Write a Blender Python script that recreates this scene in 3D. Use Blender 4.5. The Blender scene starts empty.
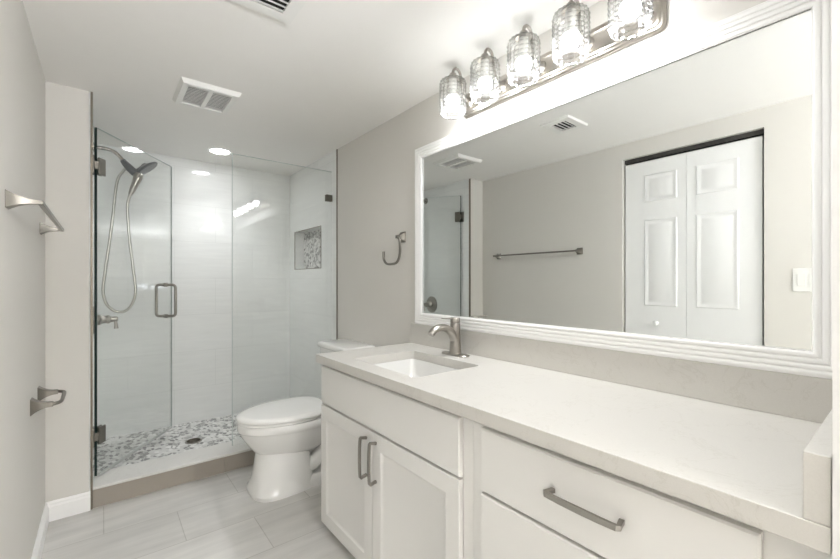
import bpy, bmesh, math, random
from mathutils import Vector, Matrix
random.seed(7)
PI = math.pi
S = bpy.context.scene
COL = S.collection

# ------------------------------------------------------------------ camera
CAMH = 1.2
YAW = 0.6724
cam_data = bpy.data.cameras.new('camera')
cam = bpy.data.objects.new('camera', cam_data)
COL.objects.link(cam)
cam.location = (0, 0, CAMH)
cam.rotation_euler = (PI / 2, 0, -YAW)
cam_data.sensor_width = 36.0
cam_data.lens = 398.9 / 840 * 36
cam_data.shift_y = 2.3 / 840
cam_data.clip_start = 0.02
S.camera = cam

# ------------------------------------------------------------------ world, exposure
world = bpy.data.worlds.new('world')
S.world = world
world.use_nodes = True
world.node_tree.nodes['Background'].inputs[0].default_value = (1, 0.98, 0.95, 1)
world.node_tree.nodes['Background'].inputs[1].default_value = 0.2
S.view_settings.view_transform = 'Standard'
S.view_settings.look = 'None'
S.view_settings.gamma = 1
S.view_settings.exposure = 3.56
S.cycles.max_bounces = 12
S.cycles.diffuse_bounces = 6
S.cycles.glossy_bounces = 6
S.cycles.transparent_max_bounces = 24
S.cycles.sample_clamp_indirect = 6
S.cycles.caustics_reflective = False
S.cycles.caustics_refractive = False

# strengths of the room's lamps and of the added doorway fill
BULB = 4.1
BULB_DOWN = 0.185
SHOWER_LIGHT = 4.6
SHOWER_DOWN = 0.2
DOOR_FILL = 2.0


# added fill light, unseen in the hall behind the camera, bounced off the ceiling
def area_light(name, loc, rot, sx, sy, watts, rgb, spread=180, shape='RECTANGLE'):
    d = bpy.data.lights.new(name, 'AREA')
    d.shape = shape
    d.spread = math.radians(spread)
    d.size = sx
    d.size_y = sy
    d.energy = watts
    d.color = rgb
    o = bpy.data.objects.new(name, d)
    COL.objects.link(o)
    o.location = loc
    o.rotation_euler = rot
    return o


area_light('bounce_fill', (0.8, -2.2, 1.1), (PI, 0, 0), 0.5, 0.5, 20, (0.965, 1.0, 1.07))

# ------------------------------------------------------------------ room dimensions
W = 1.389          # vanity wall
L = -0.223         # left wall
H = 2.202          # ceiling
YP = 2.727         # face of the pier beside the shower
YB = 3.725         # back wall of the shower
XS = -0.043        # left wall of the shower
YT = 2.753         # where the paint stops and the tile starts on the right
YG = 2.84          # shower glass
ZC = 0.854         # counter top
YN = -3.4          # end of the added hall, long so the fill light falls off evenly
WT = 0.12          # wall thickness
MX = 1.374         # mirror surface


# ------------------------------------------------------------------ materials
def lin(c):
    return tuple((x / 12.92 if x <= 0.04045 else ((x + 0.055) / 1.055) ** 2.4) for x in [v / 255 for v in c]) + (1,)


class NT:
    def __init__(s, name):
        s.m = bpy.data.materials.new(name)
        s.m.use_nodes = True
        s.t = s.m.node_tree
        s.b = s.t.nodes.get('Principled BSDF')
        s.o = s.t.nodes.get('Material Output')

    def n(s, typ, **kw):
        x = s.t.nodes.new(typ)
        for k, v in kw.items():
            if k in ('operation', 'blend_type', 'data_type', 'feature', 'distance', 'offset', 'offset_frequency', 'noise_dimensions', 'interpolation_type'):
                setattr(x, k, v)
            else:
                x.inputs[k].default_value = v
        return x

    def l(s, a, b):
        s.t.links.new(a, b)

    def pos(s, sx=1, sy=1, sz=1, ox=0, oy=0, oz=0, swap=None):
        g = s.n('ShaderNodeNewGeometry')
        out = g.outputs['Position']
        if swap:
            sp = s.n('ShaderNodeSeparateXYZ')
            s.l(out, sp.inputs[0])
            cb = s.n('ShaderNodeCombineXYZ')
            for i, ax in enumerate(swap):
                if ax is not None:
                    s.l(sp.outputs[ax], cb.inputs[i])
            out = cb.outputs[0]
        mp = s.n('ShaderNodeMapping')
        mp.inputs['Location'].default_value = (ox, oy, oz)
        mp.inputs['Scale'].default_value = (sx, sy, sz)
        s.l(out, mp.inputs['Vector'])
        return mp.outputs[0]

    def bump(s, h, strength, dist=0.002):
        b = s.n('ShaderNodeBump')
        b.inputs['Strength'].default_value = strength
        b.inputs['Distance'].default_value = dist
        s.l(h, b.inputs['Height'])
        s.l(b.outputs[0], s.b.inputs['Normal'])

    def ramp(s, fac, stops):
        r = s.n('ShaderNodeValToRGB')
        e = r.color_ramp.elements
        while len(e) < len(stops):
            e.new(0.5)
        for el, (p, c) in zip(e, stops):
            el.position = p
            el.color = c
        s.l(fac, r.inputs[0])
        return r.outputs[0]

    def mix(s, fac, a, b, blend='MIX'):
        x = s.n('ShaderNodeMix', data_type='RGBA', blend_type=blend)
        for sock, v in ((0, fac), (6, a), (7, b)):
            if isinstance(v, (int, float, tuple)):
                x.inputs[sock].default_value = v
            else:
                s.l(v, x.inputs[sock])
        return x.outputs[2]


def plain(name, rgb, rough=0.5, metal=0.0, noise=0.0, bump=0.0, bscale=200, spec=0.5, coat=0.0):
    t = NT(name)
    c = lin(rgb)
    t.b.inputs['Roughness'].default_value = rough
    t.b.inputs['Metallic'].default_value = metal
    t.b.inputs['Specular IOR Level'].default_value = spec
    t.b.inputs['Coat Weight'].default_value = coat
    t.b.inputs['Coat Roughness'].default_value = 0.05
    nz = t.n('ShaderNodeTexNoise', Scale=14.0, Detail=3.0)
    t.l(t.pos(), nz.inputs['Vector'])
    k = 1 - noise
    t.l(t.mix(nz.outputs[0], (c[0] * k, c[1] * k, c[2] * k, 1), c), t.b.inputs['Base Color'])
    if bump:
        n2 = t.n('ShaderNodeTexNoise', Scale=float(bscale), Detail=2.0)
        t.l(t.pos(), n2.inputs['Vector'])
        t.bump(n2.outputs[0], bump)
    return t.m


def brushed(name, rgb, rough=0.3, axis=2):
    t = NT(name)
    t.b.inputs['Metallic'].default_value = 1
    sc = [260, 260, 260]
    sc[axis] = 12
    nz = t.n('ShaderNodeTexNoise', Scale=1.0, Detail=2.0)
    t.l(t.pos(*sc), nz.inputs['Vector'])
    c = lin(rgb)
    t.l(t.mix(nz.outputs[0], (c[0] * .9, c[1] * .9, c[2] * .9, 1), c), t.b.inputs['Base Color'])
    mr = t.n('ShaderNodeMapRange')
    mr.inputs['To Min'].default_value = rough * .8
    mr.inputs['To Max'].default_value = rough * 1.2
    t.l(nz.outputs[0], mr.inputs['Value'])
    t.l(mr.outputs[0], t.b.inputs['Roughness'])
    return t.m


def floor_mat():
    t = NT('grey_floor_tile')
    v = t.pos(ox=-0.305, oy=-0.02)
    br = t.n('ShaderNodeTexBrick', offset=0.5, offset_frequency=2)
    br.inputs['Scale'].default_value = 1
    br.inputs['Mortar Size'].default_value = 0.0022
    br.inputs['Mortar Smooth'].default_value = 0.3
    br.inputs['Brick Width'].default_value = 0.6
    br.inputs['Row Height'].default_value = 0.3
    br.inputs['Color1'].default_value = lin((206, 204, 200))
    br.inputs['Color2'].default_value = lin((214, 212, 208))
    br.inputs['Mortar'].default_value = lin((182, 179, 174))
    t.l(v, br.inputs['Vector'])
    n1 = t.n('ShaderNodeTexNoise', Scale=1.0, Detail=5.0, Roughness=0.6)
    t.l(t.pos(2.2, 17, 1), n1.inputs['Vector'])
    n2 = t.n('ShaderNodeTexNoise', Scale=3.0, Detail=3.0)
    t.l(t.pos(), n2.inputs['Vector'])
    a = t.ramp(n1.outputs[0], [(0.3, (0.86, 0.86, 0.86, 1)), (0.7, (1.06, 1.06, 1.06, 1))])
    b = t.ramp(n2.outputs[0], [(0.3, (0.93, 0.93, 0.93, 1)), (0.7, (1.05, 1.05, 1.05, 1))])
    c = t.mix(1.0, br.outputs['Color'], a, 'MULTIPLY')
    c = t.mix(1.0, c, b, 'MULTIPLY')
    t.l(c, t.b.inputs['Base Color'])
    t.b.inputs['Roughness'].default_value = 0.38
    inv = t.n('ShaderNodeMath', operation='SUBTRACT')
    inv.inputs[0].default_value = 1
    t.l(br.outputs['Fac'], inv.inputs[1])
    t.bump(inv.outputs[0], 0.4, 0.001)
    return t.m


def wall_tile(name, swap, ox):
    t = NT(name)
    v = t.pos(ox=ox, oy=-0.03, swap=swap)
    br = t.n('ShaderNodeTexBrick', offset=0.5, offset_frequency=2)
    br.inputs['Scale'].default_value = 1
    br.inputs['Mortar Size'].default_value = 0.0012
    br.inputs['Mortar Smooth'].default_value = 0.3
    br.inputs['Brick Width'].default_value = 0.6
    br.inputs['Row Height'].default_value = 0.3
    br.inputs['Color1'].default_value = lin((236, 237, 235))
    br.inputs['Color2'].default_value = lin((239, 240, 238))
    br.inputs['Mortar'].default_value = lin((222, 223, 221))
    t.l(v, br.inputs['Vector'])
    nz = t.n('ShaderNodeTexNoise', Scale=1.0, Detail=3.0)
    t.l(t.pos(4, 4, 40), nz.inputs['Vector'])
    a = t.ramp(nz.outputs[0], [(0.3, (0.97, 0.97, 0.97, 1)), (0.7, (1.02, 1.02, 1.02, 1))])
    t.l(t.mix(1.0, br.outputs['Color'], a, 'MULTIPLY'), t.b.inputs['Base Color'])
    t.b.inputs['Roughness'].default_value = 0.07
    n2 = t.n('ShaderNodeTexNoise', Scale=1.0, Detail=2.0)
    t.l(t.pos(9, 9, 60), n2.inputs['Vector'])
    t.bump(n2.outputs[0], 0.018, 0.002)
    return t.m


def pebble_mat(name, scale, swap=None, sx=1.0, sy=1.0):
    t = NT(name)
    v = t.pos(sx, sy, 1, swap=swap)
    nz = t.n('ShaderNodeTexNoise', Scale=25.0, Detail=1.0)
    t.l(v, nz.inputs['Vector'])
    ad = t.n('ShaderNodeVectorMath', operation='MULTIPLY_ADD')
    ad.inputs[1].default_value = (0.018, 0.018, 0.0)
    t.l(nz.outputs['Color'], ad.inputs[0])
    t.l(v, ad.inputs[2])
    vo = t.n('ShaderNodeTexVoronoi', feature='F1', Scale=float(scale))
    t.l(ad.outputs[0], vo.inputs['Vector'])
    ve = t.n('ShaderNodeTexVoronoi', feature='DISTANCE_TO_EDGE', Scale=float(scale))
    t.l(ad.outputs[0], ve.inputs['Vector'])
    sp = t.n('ShaderNodeSeparateColor')
    t.l(vo.outputs['Color'], sp.inputs[0])
    c = t.ramp(sp.outputs[0], [(0.0, lin((122, 121, 119))), (0.28, lin((142, 141, 139))), (0.44, lin((166, 165, 162))),
                               (0.50, lin((206, 205, 202))), (0.7, lin((236, 235, 233))), (1.0, lin((214, 213, 210)))])
    g = t.ramp(ve.outputs['Distance'], [(0.03, (0, 0, 0, 1)), (0.09, (1, 1, 1, 1))])
    t.l(t.mix(g, lin((214, 213, 210)), c), t.b.inputs['Base Color'])
    t.b.inputs['Roughness'].default_value = 0.35
    t.bump(g, 0.5, 0.002)
    return t.m


def quartz_mat(name, rgb):
    t = NT(name)
    nz = t.n('ShaderNodeTexNoise', Scale=5.0, Detail=6.0, Roughness=0.6, Distortion=1.2)
    t.l(t.pos(), nz.inputs['Vector'])
    sub = t.n('ShaderNodeMath', operation='SUBTRACT')
    sub.inputs[1].default_value = 0.5
    t.l(nz.outputs[0], sub.inputs[0])
    ab = t.n('ShaderNodeMath', operation='ABSOLUTE')
    t.l(sub.outputs[0], ab.inputs[0])
    vein = t.ramp(ab.outputs[0], [(0.0, (0.93, 0.925, 0.91, 1)), (0.012, (1, 1, 1, 1))])
    n2 = t.n('ShaderNodeTexNoise', Scale=400.0, Detail=1.0)
    t.l(t.pos(), n2.inputs['Vector'])
    sp = t.ramp(n2.outputs[0], [(0.35, (0.97, 0.97, 0.965, 1)), (0.65, (1, 1, 1, 1))])
    c = t.mix(1.0, lin(rgb), vein, 'MULTIPLY')
    t.l(t.mix(1.0, c, sp, 'MULTIPLY'), t.b.inputs['Base Color'])
    t.b.inputs['Roughness'].default_value = 0.28
    return t.m


def thin_glass(name, tint, refl=1.0, rough=0.0, f0=0.04):
    """clear sheet glass: passes light straight through, mirrors more at grazing angles"""
    t = NT(name)
    t.t.nodes.remove(t.b)
    tr = t.n('ShaderNodeBsdfTransparent')
    tr.inputs[0].default_value = tint
    gl = t.n('ShaderNodeBsdfGlossy')
    gl.inputs['Roughness'].default_value = rough
    lw = t.n('ShaderNodeLayerWeight')
    lw.inputs['Blend'].default_value = 0.5
    pw = t.n('ShaderNodeMath', operation='POWER')
    pw.inputs[1].default_value = 5
    t.l(lw.outputs['Facing'], pw.inputs[0])
    ma = t.n('ShaderNodeMath', operation='MULTIPLY_ADD')
    ma.inputs[1].default_value = (1 - f0) * refl
    ma.inputs[2].default_value = f0 * refl
    t.l(pw.outputs[0], ma.inputs[0])
    mx = t.n('ShaderNodeMixShader')
    t.l(ma.outputs[0], mx.inputs[0])
    t.l(tr.outputs[0], mx.inputs[1])
    t.l(gl.outputs[0], mx.inputs[2])
    t.l(mx.outputs[0], t.o.inputs[0])
    return t.m


def cut_glass():
    t = NT('cut_glass')
    t.t.nodes.remove(t.b)
    tr = t.n('ShaderNodeBsdfTransparent')
    gl = t.n('ShaderNodeBsdfGlossy')
    gl.inputs['Roughness'].default_value = 0.06
    tl = t.n('ShaderNodeBsdfTranslucent')
    tl.inputs[0].default_value = (0.95, 0.95, 0.94, 1)
    lw = t.n('ShaderNodeLayerWeight')
    lw.inputs['Blend'].default_value = 0.5
    # steep facets tinted grey, standing in for light bent away by the cuts
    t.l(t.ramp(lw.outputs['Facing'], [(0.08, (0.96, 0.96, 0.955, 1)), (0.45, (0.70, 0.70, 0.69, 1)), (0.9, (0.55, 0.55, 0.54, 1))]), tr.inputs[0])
    pw = t.n('ShaderNodeMath', operation='POWER')
    pw.inputs[1].default_value = 2.5
    t.l(lw.outputs['Facing'], pw.inputs[0])
    ma = t.n('ShaderNodeMath', operation='MULTIPLY_ADD')
    ma.inputs[1].default_value = 0.45
    ma.inputs[2].default_value = 0.05
    t.l(pw.outputs[0], ma.inputs[0])
    m1 = t.n('ShaderNodeMixShader')
    m1.inputs[0].default_value = 0.02
    t.l(tr.outputs[0], m1.inputs[1])
    t.l(tl.outputs[0], m1.inputs[2])
    m2 = t.n('ShaderNodeMixShader')
    t.l(ma.outputs[0], m2.inputs[0])
    t.l(m1.outputs[0], m2.inputs[1])
    t.l(gl.outputs[0], m2.inputs[2])
    t.l(m2.outputs[0], t.o.inputs[0])
    return t.m


def emit(name, strength, rgb=(0.98, 1.0, 1.02)):
    t = NT(name)
    t.t.nodes.remove(t.b)
    e = t.n('ShaderNodeEmission')
    e.inputs[0].default_value = rgb + (1,)
    e.inputs[1].default_value = strength
    t.l(e.outputs[0], t.o.inputs[0])
    return t.m


WALLC = (219, 216, 210)
M = {}
M['wall'] = plain('greige_wall_paint', WALLC, 0.6, noise=0.02, bump=0.12, bscale=150, spec=0.25)
M['wall_white'] = plain('white_wall_paint', (232, 231, 229), 0.5, noise=0.02, bump=0.3, bscale=120, spec=0.25)
M['ceiling'] = plain('ceiling_paint', (242, 240, 236), 0.7, noise=0.02, bump=0.2, bscale=110, spec=0.2)
M['wall_hall'] = plain('taupe_hall_light_cut', (150, 146, 139), 0.6, noise=0.02, bump=0.12, bscale=150, spec=0.25)  # unseen hall walls, toned down to cut light bounced onto the drawers
M['floor'] = floor_mat()
M['tile_back'] = wall_tile('white_wall_tile_back', (0, 2, 1), -0.15)
M['tile_side'] = wall_tile('white_wall_tile_side', (1, 2, 0), -0.1)
M['pebble'] = pebble_mat('pebble_mosaic', 36, sx=1.1, sy=0.8)
M['pebble_niche'] = pebble_mat('pebble_mosaic_niche', 46, swap=(1, 2, 0))
M['curb_tile'] = plain('taupe_curb_tile', (166, 158, 147), 0.45, noise=0.10)
M['quartz'] = quartz_mat('white_quartz', (205, 202, 196))
M['curb_slab'] = quartz_mat('white_curb_slab', (222, 220, 216))
M['trim'] = plain('white_trim_paint', (245, 244, 242), 0.35, noise=0.01)
M['cabinet'] = plain('white_cabinet_paint', (226, 224, 220), 0.38, noise=0.01)
M['porcelain'] = plain('white_porcelain', (238, 237, 234), 0.12, noise=0.0, coat=0.3)
M['basin'] = plain('white_basin_glaze', (222, 221, 218), 0.15)
M['door'] = plain('white_door_paint', (240, 240, 239), 0.4, noise=0.01)
M['plastic'] = plain('white_plastic', (236, 235, 231), 0.4)
M['nickel'] = plain('satin_nickel', (172, 167, 160), 0.32, 1.0, noise=0.03)
M['satin'] = plain('grey_satin_nickel', (132, 128, 121), 0.3, 1.0, noise=0.03)
M['nickel_bar'] = brushed('brushed_nickel_bar', (192, 186, 178), 0.3, axis=1)
M['pull'] = plain('dark_nickel_pull', (160, 156, 149), 0.36, 1.0, noise=0.05)
M['chrome'] = plain('polished_nickel', (170, 166, 160), 0.2, 1.0)
M['edge_trim'] = brushed('bronze_edge_trim', (132, 124, 112), 0.4)
M['dark'] = plain('dark_track_and_shadow', (58, 56, 53), 0.8)  # closet track, and the painted shade inside the air vent
M['vent_back'] = plain('grey_vent_shadow', (120, 118, 114), 0.8)
M['charcoal'] = plain('charcoal_plastic', (96, 98, 102), 0.35)
M['hose'] = brushed('metal_hose', (180, 178, 172), 0.3)
M['mirror'] = plain('mirror_silver', (232, 234, 232), 0.0, 1.0)
M['glass'] = thin_glass('clear_shower_glass', (0.978, 0.984, 0.980, 1))
M['glass_edge'] = plain('green_glass_edge', (38, 52, 49), 0.15)
M['glass_edge_light'] = plain('pale_glass_edge', (196, 203, 200), 0.5)
M['vinyl'] = plain('clear_grey_vinyl', (188, 190, 187), 0.3)
M['cut_glass'] = cut_glass()
M['bulb'] = emit('bulb_glow', BULB)
M['shower_lamp'] = emit('shower_lamp_glow', SHOWER_LIGHT)
M['door_fill'] = emit('door_fill_glow', DOOR_FILL)


# ------------------------------------------------------------------ mesh helpers
class MB:
    def __init__(s):
        s.v = []
        s.f = []

    def add(s, vs, fs):
        o = len(s.v)
        s.v += [tuple(p) for p in vs]
        s.f += [tuple(i + o for i in q) for q in fs]
        return s

    def box(s, x0, x1, y0, y1, z0, z1):
        vs = [(x, y, z) for z in (z0, z1) for y in (y0, y1) for x in (x0, x1)]
        return s.add(vs, [(0, 2, 3, 1), (4, 5, 7, 6), (0, 1, 5, 4), (2, 6, 7, 3), (0, 4, 6, 2), (1, 3, 7, 5)])

    def obox(s, c, ax, ay, az, hx, hy, hz):
        """box on its own axes"""
        c, ax, ay, az = Vector(c), Vector(ax), Vector(ay), Vector(az)
        vs = [c + ax * hx * i + ay * hy * j + az * hz * k for k in (-1, 1) for j in (-1, 1) for i in (-1, 1)]
        return s.add(vs, [(0, 2, 3, 1), (4, 5, 7, 6), (0, 1, 5, 4), (2, 6, 7, 3), (0, 4, 6, 2), (1, 3, 7, 5)])

    def loft(s, rings, cap0=True, cap1=True, closed=True):
        n = len(rings[0])
        vs = [p for r in rings for p in r]
        fs = []
        for i in range(len(rings) - 1):
            for j in range(n if closed else n - 1):
                k = (j + 1) % n
                fs.append((i * n + j, i * n + k, (i + 1) * n + k, (i + 1) * n + j))
        if cap0:
            fs.append(tuple(range(n - 1, -1, -1)))
        if cap1:
            fs.append(tuple((len(rings) - 1) * n + j for j in range(n)))
        return s.add(vs, fs)

    def tube(s, path, r, n=12, cap=True, flat=None, up=(0, 0, 1)):
        """round (or flattened) section swept along a path; r may be a list"""
        P = [Vector(p) for p in path]
        rs = r if isinstance(r, (list, tuple)) else [r] * len(P)
        rings = []
        u = None
        for i, p in enumerate(P):
            t = (P[min(i + 1, len(P) - 1)] - P[max(i - 1, 0)]).normalized()
            if u is None:
                u = Vector(up)
                if abs(u.dot(t)) > 0.95:
                    u = Vector((1, 0, 0)) if abs(t.x) < 0.9 else Vector((0, 1, 0))
            u = (u - t * u.dot(t)).normalized()
            w = t.cross(u)
            fu, fw = (1, 1) if flat is None else flat
            rings.append([p + (u * math.cos(a) * fu + w * math.sin(a) * fw) * rs[i] for a in [2 * PI * k / n for k in range(n)]])
        return s.loft(rings, cap, cap)

    def sweep_rect(s, path, ws, hs, up=(0, 0, 1)):
        """rectangular section swept along a path: ws across, hs along up"""
        P = [Vector(p) for p in path]
        rings = []
        for i, p in enumerate(P):
            t = (P[min(i + 1, len(P) - 1)] - P[max(i - 1, 0)]).normalized()
            u = Vector(up)
            u = (u - t * u.dot(t)).normalized()
            w = t.cross(u)
            a, b = ws[i] / 2, hs[i] / 2
            rings.append([p + w * a + u * b, p - w * a + u * b, p - w * a - u * b, p + w * a - u * b])
        return s.loft(rings)

    def lathe(s, prof, c=(0, 0, 0), axis=(0, 0, 1), n=32, cap0=True, cap1=True):
        """prof: list of (radius, height along axis)"""
        A = Vector(axis).normalized()
        u = Vector((1, 0, 0)) if abs(A.x) < 0.9 else Vector((0, 1, 0))
        u = (u - A * u.dot(A)).normalized()
        w = A.cross(u)
        c = Vector(c)
        rings = [[c + A * h + (u * math.cos(2 * PI * k / n) + w * math.sin(2 * PI * k / n)) * r for k in range(n)] for r, h in prof]
        return s.loft(rings, cap0, cap1)

    def sphere(s, c, r, n=20, sz=1.0):
        prof = [(max(1e-4, r * math.sin(PI * i / n)), -r * sz * math.cos(PI * i / n)) for i in range(n + 1)]
        return s.lathe(prof, c, n=n * 2)


WORLD = {}


def put(o, parent):
    if parent is not None:
        o.parent = parent


def build(name, mb, mat, parent=None, bevel=0.0, seg=2, smooth=35, origin=None, sub=0):
    """one mesh object; its origin sits at the middle of its footprint"""
    me = bpy.data.meshes.new(name)
    xs, ys, zs = zip(*mb.v)
    if origin is None:
        origin = ((min(xs) + max(xs)) / 2, (min(ys) + max(ys)) / 2, min(zs))
    O = Vector(origin)
    me.from_pydata([Vector(p) - O for p in mb.v], [], mb.f)
    bm = bmesh.new()
    bm.from_mesh(me)
    bmesh.ops.recalc_face_normals(bm, faces=bm.faces)
    bm.to_mesh(me)
    bm.free()
    me.materials.append(mat)
    for p in me.polygons:
        p.use_smooth = True
    me.set_sharp_from_angle(angle=math.radians(smooth))
    o = bpy.data.objects.new(name, me)
    COL.objects.link(o)
    pw = WORLD.get(parent.name, Vector((0, 0, 0))) if parent is not None else Vector((0, 0, 0))
    o.location = O - pw
    WORLD[o.name] = O
    put(o, parent)
    if bevel:
        b = o.modifiers.new('bevel', 'BEVEL')
        b.width = bevel
        b.segments = seg
        b.limit_method = 'ANGLE'
        b.angle_limit = math.radians(30)
        b.harden_normals = False
    if sub:
        sm = o.modifiers.new('subdivision', 'SUBSURF')
        sm.levels = sub
        sm.render_levels = sub
    return o


def tag(o, label, cat, group=None):
    o['label'] = label
    o['category'] = cat
    if group:
        o['group'] = group
    return o


def thing(name, loc, label, cat, group=None):
    o = bpy.data.objects.new(name, None)
    o.empty_display_size = 0.05
    COL.objects.link(o)
    o.location = loc
    WORLD[o.name] = Vector(loc)
    return tag(o, label, cat, group)


def struct(name, mb, mat, label=None, **kw):
    o = build(name, mb, mat, **kw)
    o['kind'] = 'structure'
    if label:
        o['label'] = label
    return o


def arc(c, r, a0, a1, n, u, v):
    c, u, v = Vector(c), Vector(u), Vector(v)
    return [c + u * math.cos(math.radians(a0 + (a1 - a0) * i / n)) * r + v * math.sin(math.radians(a0 + (a1 - a0) * i / n)) * r for i in range(n + 1)]


def smooth_path(pts, k=6):
    """Catmull-Rom through the points"""
    P = [Vector(p) for p in pts]
    out = []
    for i in range(len(P) - 1):
        a, b, c, d = P[max(i - 1, 0)], P[i], P[i + 1], P[min(i + 2, len(P) - 1)]
        for j in range(k):
            t = j / k
            out.append(0.5 * ((2 * b) + (c - a) * t + (2 * a - 5 * b + 4 * c - d) * t * t + (3 * b - a - 3 * c + d) * t ** 3))
    out.append(P[-1])
    return out


def rrect(x0, x1, y0, y1, r, z, n=5):
    pts = []
    for cx, cy, a in ((x1 - r, y1 - r, 0), (x0 + r, y1 - r, 90), (x0 + r, y0 + r, 180), (x1 - r, y0 + r, 270)):
        for i in range(n + 1):
            t = math.radians(a + 90 * i / n)
            pts.append((cx + r * math.cos(t), cy + r * math.sin(t), z))
    return pts


# ------------------------------------------------------------------ structure
# floor of the bathroom and of the hall behind the camera
struct('floor', MB().box(L - 0.8, W + WT, YN - WT, YP + 0.01, -0.1, 0), M['floor'])
struct('ceiling', MB().box(L - 0.8, W + 0.25, YN - WT, YB + WT, H, H + 0.1), M['ceiling'])

# left wall with the closet opening seen in the mirror
BY0, BY1, BZ = 0.561, 1.358, 2.089
mb = MB()
mb.box(L - WT, L, -0.05, BY0, 0, H)
mb.box(L - WT, L, BY1, YP, 0, H)
mb.box(L - WT, L, BY0, BY1, BZ, H)
struct('wall_left', mb, M['wall'])
mb = MB()
mb.box(L - 0.76, L - 0.70, BY0 - 0.2, BY1 + 0.2, 0, H)
mb.box(L - 0.70, L - WT, BY0 - 0.2, BY0 - 0.14, 0, H)
mb.box(L - 0.70, L - WT, BY1 + 0.14, BY1 + 0.2, 0, H)
struct('wall_closet', mb, M['wall'])

# pier between the left wall and the shower
struct('wall_pier', MB().box(L - WT, XS - 0.012, YP, YB, 0, H), M['wall'])
struct('wall_shower_left', MB().box(XS - 0.012, XS, YP + 0.004, YB, 0, H), M['tile_side'])
struct('wall_back', MB().box(L - WT, W + 0.25, YB, YB + WT, 0, H), M['tile_back'])
struct('wall_right', MB().box(W, W + WT, YN, YT, 0, H), M['wall'])
NY0, NY1, NZ0, NZ1 = 3.036, 3.595, 1.315, 1.652
mb = MB()
mb.box(W, W + 0.1, YT, NY0, 0, H)
mb.box(W, W + 0.1, NY1, YB, 0, H)
mb.box(W, W + 0.1, NY0, NY1, 0, NZ0)
mb.box(W, W + 0.1, NY0, NY1, NZ1, H)
struct('wall_shower_right', mb, M['tile_side'])
struct('wall_niche', MB().box(W + 0.085, W + 0.13, NY0 - 0.02, NY1 + 0.02, NZ0 - 0.02, NZ1 + 0.02), M['pebble_niche'])
struct('wall_near', MB().box(0.797, W, -0.05, 0.077, 0, H), M['wall_white'])
struct('wall_hall', MB().box(L - WT, W + WT, YN - WT, YN, 0, H), M['wall_hall'])
struct('wall_hall_left', MB().box(L - WT, L, YN, -0.05, 0, H), M['wall_hall'])  # unseen, kept dark so less light reaches the near drawers
# metal edge strips where tile meets paint
struct('trim_1', MB().box(XS - 0.006, XS + 0.003, YP - 0.004, YP + 0.012, 0.0, H), M['edge_trim'])
struct('trim_2', MB().box(W - 0.004, W + 0.006, YT - 0.010, YT + 0.004, 0.0, H), M['edge_trim'])
# niche edging
mb = MB()
e = 0.005
mb.box(W - 0.003, W + 0.004, NY0 - e, NY0, NZ0 - e, NZ1 + e)
mb.box(W - 0.003, W + 0.004, NY1, NY1 + e, NZ0 - e, NZ1 + e)
mb.box(W - 0.003, W + 0.004, NY0, NY1, NZ0 - e, NZ0)
mb.box(W - 0.003, W + 0.004, NY0, NY1, NZ1, NZ1 + e)
struct('trim_3', mb, M['edge_trim'])


# baseboards with a stepped top
def baseboard(name, p0, p1, nrm):
    p0, p1, nrm = Vector(p0), Vector(p1), Vector(nrm)
    prof = [(0, 0), (0.014, 0), (0.014, 0.072), (0.009, 0.080), (0.009, 0.088), (0.004, 0.097), (0, 0.097)]
    rings = [[q + nrm * a + Vector((0, 0, b)) for a, b in prof] for q in (p0, p1)]
    mb = MB().loft(rings)
    struct(name, mb, M['trim'], smooth=20)


baseboard('baseboard_left', (L, BY1 + 0.02, 0), (L, YP, 0), (1, 0, 0))
baseboard('baseboard_pier', (L, YP, 0), (XS - 0.006, YP, 0), (0, -1, 0))
baseboard('baseboard_near', (L, -0.05, 0), (L, BY0 - 0.02, 0), (1, 0, 0))
baseboard('baseboard_right', (W, 1.80, 0), (W, YT - 0.012, 0), (-1, 0, 0))

# shower floor
o = struct('floor_shower', MB().box(XS, W, YP + 0.19, YB, 0, 0.05), M['pebble'])

# ------------------------------------------------------------------ closet door (seen in the mirror)
dr = bpy.data.objects.new('door_1', None)
COL.objects.link(dr)
dr.location = (L - 0.03, (BY0 + BY1) / 2, 0)
WORLD[dr.name] = Vector(dr.location)
dr['kind'] = 'structure'
dr['label'] = 'white two-leaf folding closet door with moulded panels, seen in the mirror'


def panel_rings(mb, x, y0, y1, z0, z1, steps):
    """nested rectangles facing +x; steps = (inset, height)"""
    rings = []
    for ins, h in steps:
        rings.append([(x + h, y0 + ins, z0 + ins), (x + h, y1 - ins, z0 + ins), (x + h, y1 - ins, z1 - ins), (x + h, y0 + ins, z1 - ins)])
    mb.loft(rings, cap0=False, cap1=True)


ymid = 0.9583
for (a, b, pa, pb, knob) in ((ymid + 0.001, BY1 - 0.012, 1.011, 1.217, True), (BY0 + 0.012, ymid - 0.001, 0.6811, 0.9039, False)):
    mb = MB().box(L - 0.055, L - 0.022, a, b, 0.015, 2.046)
    for z0, z1 in ((1.759, 1.949), (1.032, 1.633), (0.17, 0.80)):
        panel_rings(mb, L - 0.022, pa, pb, z0, z1, [(0, 0), (0.006, 0.005), (0.012, 0.004), (0.020, 0.0005), (0.030, 0.0005), (0.044, 0.005)])
    leaf = build('door_leaf', mb, M['door'], dr, smooth=25)
    if knob:
        kb = MB().lathe([(0.012, 0), (0.009, 0.008), (0.009, 0.014), (0.017, 0.022), (0.018, 0.030), (0.012, 0.036), (0.001, 0.037)],
                        (L - 0.022, 1.135, 0.9159), (1, 0, 0), 20)
        build('knob', kb, M['door'], leaf)
build('track', MB().box(L - 0.06, L - 0.03, BY0 + 0.003, BY1 - 0.003, 2.061, BZ - 0.001), M['dark'], dr)

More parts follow.
